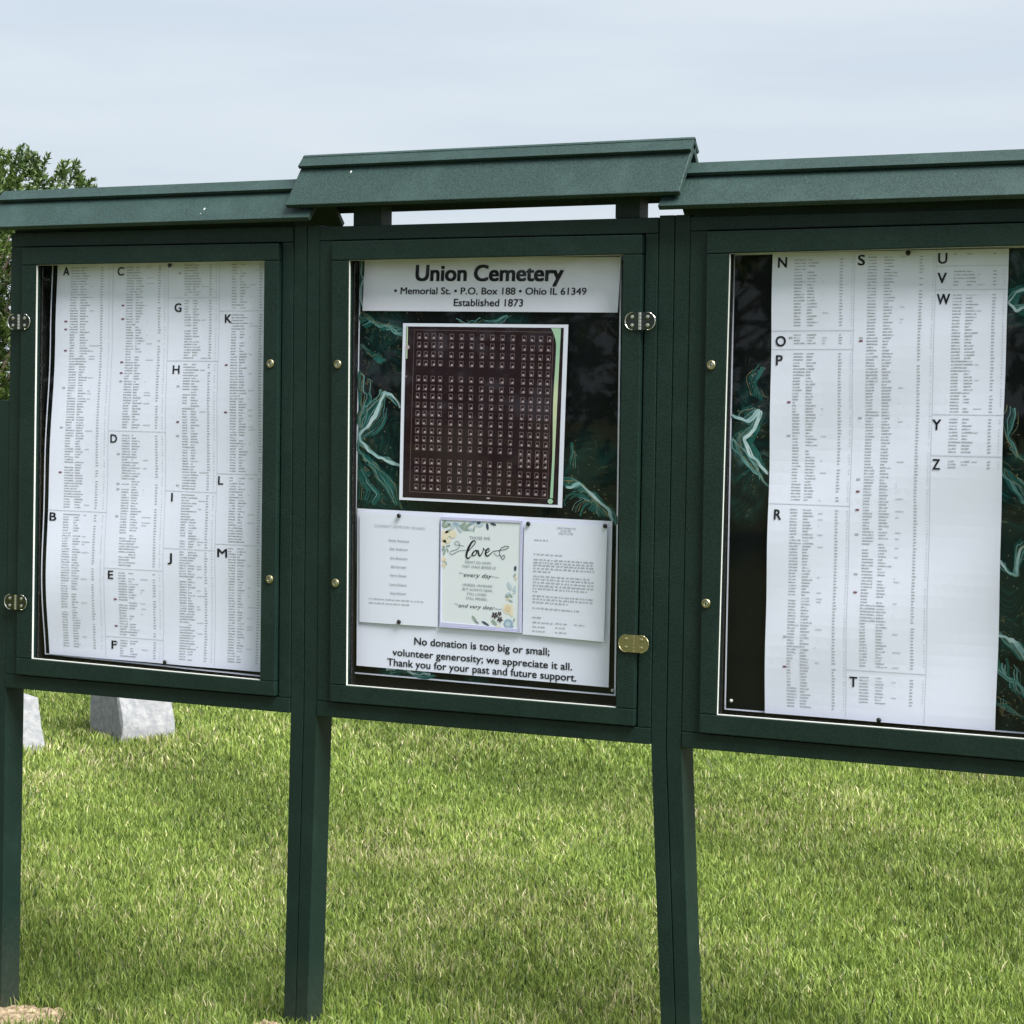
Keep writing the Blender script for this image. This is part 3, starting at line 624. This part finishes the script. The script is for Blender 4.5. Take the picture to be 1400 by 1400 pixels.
def hinge(c, parent, m_plate, m_pin, side):
    mb = MB(); x, z = c; y = -.0128
    w, h = .037, .020
    for sg in (-1, 1):       # two rounded leaves
        pts = [(x + sg * .002, z + h)]
        for k in range(9):
            a = R_(90 - 22.5 * k); pts.append((x + sg * (w - .019 + .019 * math.cos(a)), z + h * math.sin(a)))
        pts.append((x + sg * .002, z - h)); n = len(pts)
        vs = [(p[0], y - .0022, p[1]) for p in pts] + [(p[0], y, p[1]) for p in pts]
        mb.add(vs, [tuple(range(n)), tuple(range(2 * n - 1, n - 1, -1))] + [(k, (k + 1) % n, n + (k + 1) % n, n + k) for k in range(n)], 0)
        rim = [(p[0], y - .0028, p[1]) for p in pts[1:-1]]; mb.tube(rim, [.0011] * len(rim), 6, 1)
        for dz in (-.0095, .0095): mb.lathe_y((x + sg * .019, z + dz), [(.0044, y - .002), (.0040, y - .0038), (.0022, y - .0046), (.0001, y - .0047)], 12, 1)
    for k in range(5):       # knuckles
        z0 = z - h + k * .008; mb.tube([(x, y - .003, z0 + .0005), (x, y - .003, z0 + .0075)], [.0036, .0036], 10, 1)
    mb.build('hinge', [m_plate, m_pin], parent, smooth=False)

def lock(c, parent):
    mb = MB(); y = -.012
    mb.lathe_y(c, [(.0105, y), (.0105, y - .0025), (.0085, y - .0042), (.0062, y - .0040), (.0058, y - .0022)], 22, 0)
    mb.lathe_y(c, [(.0058, y - .0024), (.0042, y - .0034), (.0001, y - .0035)], 16, 1)
    mb.prism([(c[0] - .0007, c[1] + .004), (c[0] + .0007, c[1] + .004), (c[0] + .0007, c[1] - .004), (c[0] - .0007, c[1] - .004)], y - .0040, y - .003, 2)
    mb.build('lock', [BRASS, NICKEL, INK], parent, fixn=True)

def roof_parts(root, x0, x1, zr, ze, marks):
    yr, ye, yb, t = .045, -.0434, .1334, .0135
    mb = MB()
    n = Vector((0, -(zr - ze), -(yr - ye))).normalized()       # into the board from its outer face (downwards)
    n = Vector((0, (zr - ze), -(yr - ye))).normalized() * t
    a = [(x0, yr, zr - .004), (x1, yr, zr - .004), (x1, ye, ze), (x0, ye, ze)]
    mb.hexa(a, [(q[0], q[1] + n.y, q[2] + n.z) for q in a]); fp = mb.build('roof_panel', ROOFG_LIT, root, bevel=.0021)
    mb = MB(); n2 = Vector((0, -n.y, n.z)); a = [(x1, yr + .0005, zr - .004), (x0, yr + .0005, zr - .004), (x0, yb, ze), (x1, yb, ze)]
    mb.hexa(a, [(q[0], q[1] + n2.y, q[2] + n2.z) for q in a]); mb.build('roof_panel', ROOFG_LIT, root, bevel=.0021)
    # ridge cap: two narrow boards lying on the panels
    s = Vector((0, ye - yr, ze - zr)); L = s.length; s = s / L * .036; up = -n.normalized() * .011
    mb = MB(); o = .0015
    a = [(x0 - o, yr, zr + .008), (x1 + o, yr, zr + .008), (x1 + o, yr + s.y + up.y, zr + s.z + up.z), (x0 - o, yr + s.y + up.y, zr + s.z + up.z)]
    lo = -up.normalized() * .010
    mb.hexa(a, [(q[0], q[1] + lo.y, q[2] + lo.z) for q in a])
    a = [(x1 + o, yr + .0004, zr + .008), (x0 - o, yr + .0004, zr + .008), (x0 - o, yr - s.y - up.y, zr + s.z + up.z), (x1 + o, yr - s.y - up.y, zr + s.z + up.z)]
    mb.hexa(a, [(q[0], q[1] - lo.y, q[2] + lo.z) for q in a]); mb.build('ridge_cap', ROOFG_LIT, root, bevel=.0012)
    # screws and bird marks on the front panel
    ex = Vector((1, 0, 0)); es = Vector((0, ye - yr, ze - zr + .004)).normalized(); nn = (-n).normalized()
    for (x, d, r, mi, st) in marks:
        mb = MB(); c = Vector((x, yr, zr - .004)) + es * d + nn * .0006
        pts = [c + ex * r * math.cos(q * math.pi / 5) * (1 if mi == 0 else .7 + .5 * random.random()) + es * r * st * math.sin(q * math.pi / 5) * (1 if mi == 0 else .7 + .5 * random.random()) for q in range(10)]
        mb.add([c + nn * r * .35] + pts, [(0, 1 + k, 1 + (k + 1) % 10) for k in range(10)])
        mb.build('screw' if mi == 0 else 'bird_dropping', SCREW if mi == 0 else DROP, fp)

def board(label, C, D, I, hinges, locks, roof, marks, raised=False):
    cx = (C[0][0] + C[1][0]) / 2
    root = empty('notice_board', (cx, .04, C[3][1]), label, 'notice board', 'three notice boards in a row')
    mb = MB(); ring(mb, C, grow(D, .0034), 0, .0776); mb.build('frame', GREEN, root, bevel=.0021)
    mb = MB(); i = grow(D, .003); mb.prism(i, .056, .062); mb.build('back_panel', BLACK, root)
    # black lining of the shallow box, behind the door frame
    door_mb = MB(); ring(door_mb, D, I, -.012, .010); door = door_mb.build('door', GREEN, root, bevel=.0021)
    mb = MB(); e = .0022; J = grow(I, -.0005); K = grow(I, -e); T_ = grow(I, -.0009)
    mb.prism([J[0], J[1], T_[1], T_[0]], -.006, .002); mb.prism([K[3], K[2], J[2], J[3]], -.0098, -.0025)
    mb.prism([J[0], T_[0], T_[3], J[3]], -.0098, -.0035); mb.prism([T_[1], J[1], J[2], T_[2]], -.006, .002); mb.build('glazing_bead', WHITEP, door)
    mb = MB(); G = grow(I, .004); mb.quad(*[(x, .0045, z) for x, z in (G[0], G[3], G[2], G[1])]); mb.build('pane', PANE, door, fixn=False)
    mb = MB(); G2 = grow(I, .010); ring(mb, grow(D, .0005), G2, .0125, .0555); mb.build('box_lining', BLACK, root)
    for (x, z, k) in hinges: hinge((x, z), door, DARKM if k == 0 else BRASS, NICKEL if k == 0 else BRASS, 1)
    for c in locks: lock(c, door)
    x0, x1, zr, ze = roof; roof_parts(root, x0, x1, zr, ze, marks)
    if not raised:
        mb = MB(); a, b = C[0][0] + .004, C[1][0] - .004; mb.prism([(a, 2.05), (b, 2.05), (b, C[1][1] - .012), (a, C[0][1] - .012)], .010, .070); mb.build('roof_plate', GREEN, root)
    if raised:
        for a, b in ((.0793, .1569), (.7733, .833)):
            mb = MB(); mb.prism([(a, 2.085), (b, 2.085), (b, 1.9945), (a, 1.9945)], .018, .072); mb.build('roof_support', GREEN, root, bevel=.0015)
    return root

CL = [(-.9565, 2.001), (-.0811, 1.9971), (-.0769, .7895), (-.9698, .7896)]; DL = [(-.9112, 1.9606), (-.1154, 1.9547), (-.114, .8301), (-.9257, .8293)]; IL = [(-.8651, 1.9147), (-.1576, 1.9132), (-.1583, .8664), (-.8747, .8738)]
CM = [(-.0044, 1.9934), (.8875, 1.9922), (.8906, .7913), (.0017, .788)]; DM = [(.0367, 1.9562), (.8532, 1.953), (.8546, .8322), (.046, .8293)]; IM = [(.0846, 1.9097), (.8066, 1.9097), (.8094, .8708), (.0904, .8712)]
CR = [(.9656, 1.9917), (1.857, 1.989), (1.8585, .793), (.9673, .791)]; DR = [(1.0091, 1.9563), (1.8155, 1.957), (1.8165, .829), (1.0141, .8303)]; IR = [(1.0631, 1.9071), (1.7685, 1.911), (1.7695, .8745), (1.0549, .8729)]
board('left green notice board with a list of A to M, nearest the tree', CL, DL, IL, [(-.9174, 1.7655, 0), (-.9243, 1.0229, 0)], [(-.1353, 1.6582), (-.1312, 1.1219)], (-1.0175, -.0125, 2.110, 2.0135),
      [(-.895, .052, .0022, 0, 1), (-.32, .056, .0022, 0, 1), (-.335, .085, .0028, 1, 1.6), (-.338, .102, .0015, 1, 1)])
board('middle green notice board with the title sheet and plot map, under the raised roof', CM, DM, IM, [(.8536, 1.7575, 0), (.8519, 1.0221, 1)], [(.0581, 1.6571), (.059, 1.1222)], (-.0784, .9533, 2.168, 2.0443),
      [(.072, .047, .0022, 1, 2.0), (.072, .062, .0022, 0, 1), (.79, .045, .0022, 0, 1), (.83, .140, .0018, 0, 1)], True)
board('right green notice board with a list of N to Z, cut by the picture edge', CR, DR, IR, [(1.8155, 1.757, 0), (1.8155, 1.022, 0)], [(1.026, 1.6587), (1.0251, 1.1237)], (.9022, 1.9300, 2.110, 2.0135),
      [(1.05, .045, .0024, 0, 1), (1.72, .045, .0022, 0, 1)])

# ------------------------------------------------------------------ posts
def post(label, topL, topR, midL, midR, botL, botR, screws):
    """front outline of a two-plank post in (x, z); the lower legs lean a little"""
    gz = botL[1]; root = empty('post', ((botL[0] + botR[0]) / 2, .04, gz), label, 'post', 'posts carrying the notice boards')
    for a, b in ((0, .485), (.515, 1)):
        mb = MB(); r = [[lerp(p, q, a), lerp(p, q, b)] for p, q in ((topL, topR), (midL, midR), (botL, botR))]
        ex = lambda k: [(r[k][0][0], .0025, r[k][0][1]), (r[k][1][0], .0025, r[k][1][1]), (r[k][1][0], .0776, r[k][1][1]), (r[k][0][0], .0776, r[k][0][1])]
        vs = ex(0) + ex(1) + ex(2); fs = [(0, 1, 2, 3), (11, 10, 9, 8)]
        for k in (0, 4):
            for i in range(4): j = (i + 1) % 4; fs.append((k + i, k + 4 + i, k + 4 + j, k + j))
        mb.add(vs, fs); pl = mb.build('plank', GREEN, root, bevel=.0015)
        if b == 1:
            for z, y in screws:
                t = (z - midR[1]) / (botR[1] - midR[1]); x = midR[0] + (botR[0] - midR[0]) * t + .0002
                m2 = MB(); n = 10
                m2.add([(x + .0010, y, z)] + [(x, y + .0022 * math.cos(6.2832 * k / n), z + .0022 * math.sin(6.2832 * k / n)) for k in range(n)], [(0, 1 + k, 1 + (k + 1) % n) for k in range(n)])
                m2.build('screw', SCREW, pl)
post('short green post at the far left, reaching only halfway up the left board', (-1.0475, 1.5587), (-.9625, 1.5587), (-1.0480, .789), (-.9702, .789), (-1.062, -.16), (-.984, -.16),
     [(.62, .015), (.64, .066), (.38, .014), (.40, .064), (.13, .016), (.15, .062)])
post('green two plank post between the left and middle boards', (-.0796, 1.9985), (-.0056, 1.9985), (-.0755, .789), (.0002, .789), (-.0878, -.06), (-.0195, -.06),
     [(.56, .060), (.38, .058), (.24, .066), (.22, .018), (.50, .014), (.08, .03)])
post('green two plank post between the middle and right boards, leaning right at its foot', (.8890, 1.9965), (.9642, 1.9965), (.892, .791), (.9660, .791), (.941, -.06), (1.0135, -.06),
     [(.55, .05), (.31, .03), (.24, .062), (.16, .04)])
post('green post right of the right board, outside the picture', (1.8585, 1.998), (1.934, 1.998), (1.860, .791), (1.936, .791), (1.865, -.06), (1.94, -.06), [(.5, .03)])

# ------------------------------------------------------------------ sheets in the boards
poster([(-.8557, 1.9382), (-.1739, 1.9363), (-.1743, .8669), (-.8687, .8818)], 'marbled_sheet', 'black marbled backing sheet behind the A to M list, only edges showing', [(-.86, 1.2, .02), (-.5, 1.4, .2)], 3.1, left_bulge)
poster([(.0802, 1.9188), (.7776, 1.9141), (.7819, .8895), (.0735, .8941)], 'marbled_sheet', 'black and teal marbled backing sheet around the plot map and title sheet',
       [(.15, 1.74, .07), (.12, 1.53, .12), (.17, 1.39, .09), (.72, 1.36, .085), (.25, .90, .06), (.42, .90, .02), (.09, 1.87, .04), (.48, 1.775, .04), (.09, 1.02, .03)], 1.7, None,
       [([(.171, .354), (.132, .324), (.109, .321), (.091, .350), (.063, .384), (.031, .413), (.010, .427), (.017, .438), (.056, .463), (.089, .474), (.132, .484), (.178, .494)], 9, .0075, True),
        ([(.006, .459), (.037, .475), (.086, .502), (.124, .529), (.153, .557), (.173, .590)], 9, .009, False), ([(.008, .153), (.047, .148), (.094, .159), (.142, .170), (.180, .172)], 8, .010, False),
        ([(.008, .210), (.039, .215), (.068, .237), (.106, .234)], 3, .010, False), ([(.814, .529), (.861, .520), (.896, .538), (.930, .559), (.965, .579), (.985, .600)], 9, .0075, True),
        ([(.837, .588), (.853, .561), (.887, .552), (.922, .564), (.918, .586)], 5, .010, False), ([(.008, .010), (.014, .046), (.008, .080), (.016, .119)], 4, .008, True),
        ([(.013, .277), (.028, .322), (.025, .362), (.008, .402)], 5, .012, False), ([(.141, .985), (.184, .978), (.228, .985), (.271, .988), (.313, .985)], 6, .008, True), ([(.01, .504), (.039, .531), (.059, .554), (.05, .582)], 5, .012, False),
        ([(.5, .150), (.545, .155), (.589, .136)], 3, .006, False), ([(.40, .150), (.45, .158), (.50, .15)], 3, .010, False), ([(.835, .43), (.842, .455), (.836, .48)], 3, .006, False)])
poster([(1.051, 1.9104), (1.7640, 1.9146), (1.7650, .8773), (1.0512, .8783)], 'marbled_sheet', 'black and teal marbled backing sheet showing beside the N to Z list',
       [(1.115, 1.52, .09), (1.71, 1.83, .06), (1.72, 1.45, .10), (1.71, 1.22, .10), (1.71, 1.0, .13), (1.09, 1.35, .03)], 5.2, None,
       [([(.008, .352), (.058, .365), (.101, .342), (.085, .379), (.049, .403), (.074, .438), (.129, .478)], 8, .007, True), ([(.01, .403), (.043, .435), (.080, .466), (.125, .498)], 7, .008, False),
        ([(.925, .085), (.890, .095), (.872, .115), (.895, .130), (.93, .125)], 6, .007, True), ([(.861, .643), (.888, .668), (.913, .673), (.918, .646), (.926, .618), (.947, .606)], 6, .006, True),
        ([(.865, .800), (.909, .809), (.934, .829), (.958, .851)], 9, .009, True), ([(.865, .840), (.892, .884), (.928, .897), (.955, .926)], 9, .010, False), ([(.867, .454), (.897, .476), (.926, .495), (.944, .528)], 8, .009, False),
        ([(.891, .334), (.878, .379), (.905, .424), (.936, .438)], 4, .010, False), ([(.098, .244), (.074, .275), (.09, .315)], 4, .008, False), ([(.87, .93), (.90, .95), (.94, .965)], 5, .010, False)])
list_left(); list_right(); title_sheet(); map_sheet(); lower_sheet(); names_sheet(); letter_sheet(); poem_card()

def pin(x, z, y, label, white=False):
    mb = MB(); r = .0055 if not white else .004
    mb.lathe_y((x, z), [(r * .75, y), (r, y - .002), (r * .95, y - .0045), (r * .6, y - .006), (.0001, y - .0064)], 14)
    o = mb.build('push_pin', WHITEP if white else PIN, origin=(x, y, z), smooth=True)
    tag(o, label, 'push pin', 'push pins holding the papers')
pin(-.4747, 1.9095, .039, 'black pin at the top middle of the A to M list')
pin(-.4788, .887, .037, 'black pin at the bottom edge of the A to M list')
pin(.2078, 1.2906, .0365, 'black pin above the Current Cemetery Board heading')
pin(.2117, 1.0313, .0365, 'black pin at the foot of the Current Cemetery Board sheet')
pin(.5576, 1.2839, .0355, 'black pin in the upper left corner of the typed letter')
pin(.7553, 1.286, .0355, 'black pin in the upper right corner of the typed letter')
pin(1.4563, 1.9025, .0335, 'black pin at the top of the N to Z list, above the S column')
pin(1.4163, .8850, .0335, 'black pin at the bottom of the N to Z list')
pin(.7758, .9025, .049, 'small white pin in the lower right corner of the middle marbled sheet', True)
pin(1.0682, .8999, .049, 'small pale pin in the lower left corner of the right marbled sheet', True)

# ------------------------------------------------------------------ gravestones
STONE = mat('grey_granite', (.195, .202, .215), .85, .15, bump=(80, .5, .004), var=(34, (.275, .28, .285), 8))
def gravestone(loc, rot, w, d, h, front, back, label, seed):
    """slant marker: w = its side profile along x (back at -x, sloping face at +x), d = its width"""
    K = 14; prof = [(-w / 2 + back * k / K, h * k / K) for k in range(K + 1)] + [(-w / 2 + w * front(k / K), h * k / K) for k in range(K, -1, -1)]
    n = len(prof); M = 8; vs = []; mb = MB()
    for j in range(M + 1):
        y = -d / 2 + d * j / M
        for x, z in prof:
            q = mnoise.noise((x * 9 + seed, y * 9, z * 9)) * .007 + mnoise.noise((x * 30 + seed, y * 30, z * 30)) * .002; vs.append((x + q, y + q, z + q))
    fs = [(j * n + i, j * n + (i + 1) % n, (j + 1) * n + (i + 1) % n, (j + 1) * n + i) for j in range(M) for i in range(n)]
    fs += [tuple(range(n)), tuple(range((M + 1) * n - 1, M * n - 1, -1))]
    mb.add(vs, fs); o = mb.build('gravestone', STONE); o.location = loc; o.rotation_euler = (0, 0, rot)
    bv = o.modifiers.new('edge', 'BEVEL'); bv.width = .007; bv.segments = 2; bv.limit_method = 'ANGLE'; bv.angle_limit = .9
    return tag(o, label, 'gravestone', 'gravestones on the lawn')
gravestone((-3.555, 4.10, -.12), R_(-24), .33, .30, .44, lambda t: 1 - .02 * t - .42 * max(0, t - .20) ** 1.3, .01, 'grey granite slant gravestone with a pale sloping face, under the left board', 1)
gravestone((-3.86, 3.505, -.12), R_(-25), .44, .20, .275, lambda t: 1 - .17 * t, .05, 'pale grey gravestone with slanting edge beside the far left post', 4)

# ------------------------------------------------------------------ trees
LEAF = bpy.data.materials.new('tree_leaves'); LEAF.use_nodes = True
t = LEAF.node_tree; t.nodes.clear(); N = t.nodes.new
o_ = N('ShaderNodeOutputMaterial'); a_ = N('ShaderNodeAttribute'); a_.attribute_name = 'leaf'; d_ = N('ShaderNodeBsdfPrincipled'); d_.inputs['Roughness'].default_value = .45
tr_ = N('ShaderNodeBsdfTranslucent'); mx_ = N('ShaderNodeMixShader'); mx_.inputs[0].default_value = .35
t.links.new(a_.outputs['Color'], d_.inputs['Base Color']); t.links.new(a_.outputs['Color'], tr_.inputs['Color']); t.links.new(d_.outputs[0], mx_.inputs[1]); t.links.new(tr_.outputs[0], mx_.inputs[2]); t.links.new(mx_.outputs[0], o_.inputs[0])
BARK = mat('bark', (.09, .07, .05), .9, .2, bump=(18, .8, .03), var=(12, (.14, .11, .085), 4))

def tree(name, loc, rx, rz, zc, nshoot, leaf, label, seed, group=None, density=26):
    r = np.random.default_rng(seed); root = empty(name, loc, label, 'tree', group); L = Vector(loc)
    mb = MB(); mb.tube([L + Vector(q) for q in ((0, 0, -.1), (.02, 0, .5), (.05, .03, zc * .6), (.02, .05, zc), (0, .02, zc + rz * .6))], [.17, .13, .11, .07, .02], 10)
    tips = []
    for k in range(26):
        a = k * 2.4; e = r.uniform(-.3, 1.2); st = Vector((.03, .02, zc * r.uniform(.45, 1.05)))
        tip = Vector((math.cos(a) * math.cos(e) * rx * .75, math.sin(a) * math.cos(e) * rx * .75, zc + math.sin(e) * rz * .75))
        mid = st.lerp(tip, .5) + Vector((0, 0, .12)); mb.tube([L + st, L + mid, L + tip], [.05, .03, .008], 6)
    mb.build('trunk', BARK, root, smooth=True)
    # shoots: twigs pointing up and out from the crown's shell and inside, leaves along them
    lob = [(Vector(r.normal(0, 1, 3)).normalized(), r.uniform(.12, .32)) for _ in range(16)]
    VV = []; CC = []
    for k in range(nshoot):
        d = Vector(r.normal(0, 1, 3)).normalized()
        if d.z < -.85: continue
        rad = (1 - r.random() ** 2.0 * .45); rad *= .86 + max([g * max(0, d.dot(q)) ** 8 for q, g in lob])
        c = Vector((d.x * rx * rad, d.y * rx * rad, zc + d.z * rz * rad))
        g = (d * .8 + Vector((0, 0, .75)) + Vector(r.normal(0, .3, 3))).normalized(); ln = r.uniform(.25, .55) * leaf * 4
        tone = r.uniform(.65, 1.25); hue = r.random()
        base = np.array([.036, .072, .016]) * (1 - hue) + np.array([.095, .145, .032]) * hue
        for i in range(density):
            p = c + g * ln * (i / density) ** .8; dr = (g * r.uniform(.3, 1.1) + Vector(r.normal(0, .55, 3))).normalized()
            s = dr.orthogonal().normalized(); s = (s * math.cos(i * 2.4) + dr.cross(s) * math.sin(i * 2.4))
            l = leaf * r.uniform(.6, 1.15); w = l * .34; n_ = dr.cross(s)
            VV += [p, p + dr * l * .5 + s * w * .5 + n_ * w * .15, p + dr * l, p + dr * l * .5 - s * w * .5 + n_ * w * .15]
            CC.append(base * tone * r.uniform(.75, 1.3))
    n = len(CC); me = bpy.data.meshes.new('crown'); me.vertices.add(4 * n); me.vertices.foreach_set('co', np.array([tuple(v) for v in VV], np.float32).ravel())
    me.loops.add(4 * n); me.loops.foreach_set('vertex_index', np.arange(4 * n, dtype=np.int32)); me.polygons.add(n); me.polygons.foreach_set('loop_start', (np.arange(n) * 4).astype(np.int32)); me.update(calc_edges=True); me.validate()
    C = np.ones((n, 4, 4), np.float32); C[:, :, :3] = np.array(CC)[:, None, :]
    at = me.color_attributes.new('leaf', 'FLOAT_COLOR', 'POINT'); at.data.foreach_set('color', C.ravel()); me.materials.append(LEAF)
    o = bpy.data.objects.new('crown', me); COL.objects.link(o); o.parent = root
    return root
tree('leafy_tree', (-15.75, 16.85, -.1), 2.6, 2.5, 2.36, 7200, .092, 'green leafy tree with spiky shoots rising behind the left board', 21)
far = tree('leafy_tree', (-13.5, -20, -.1), 3.4, 3.0, 3.2, 420, .34, 'broad green tree behind the viewer, seen only as reflections', 5, 'trees behind the viewer', 14)
for x, y, s in ((-7.6, -21.5, .95), (-20, -18.5, 1.05), (-2.0, -22.5, 1.0)):
    c = far.copy(); COL.objects.link(c); c.location = (x, y, -.1); c.rotation_euler = (0, 0, x); c.scale = (s, s, s)
    for ch in far.children: k = ch.copy(); COL.objects.link(k); k.parent = c
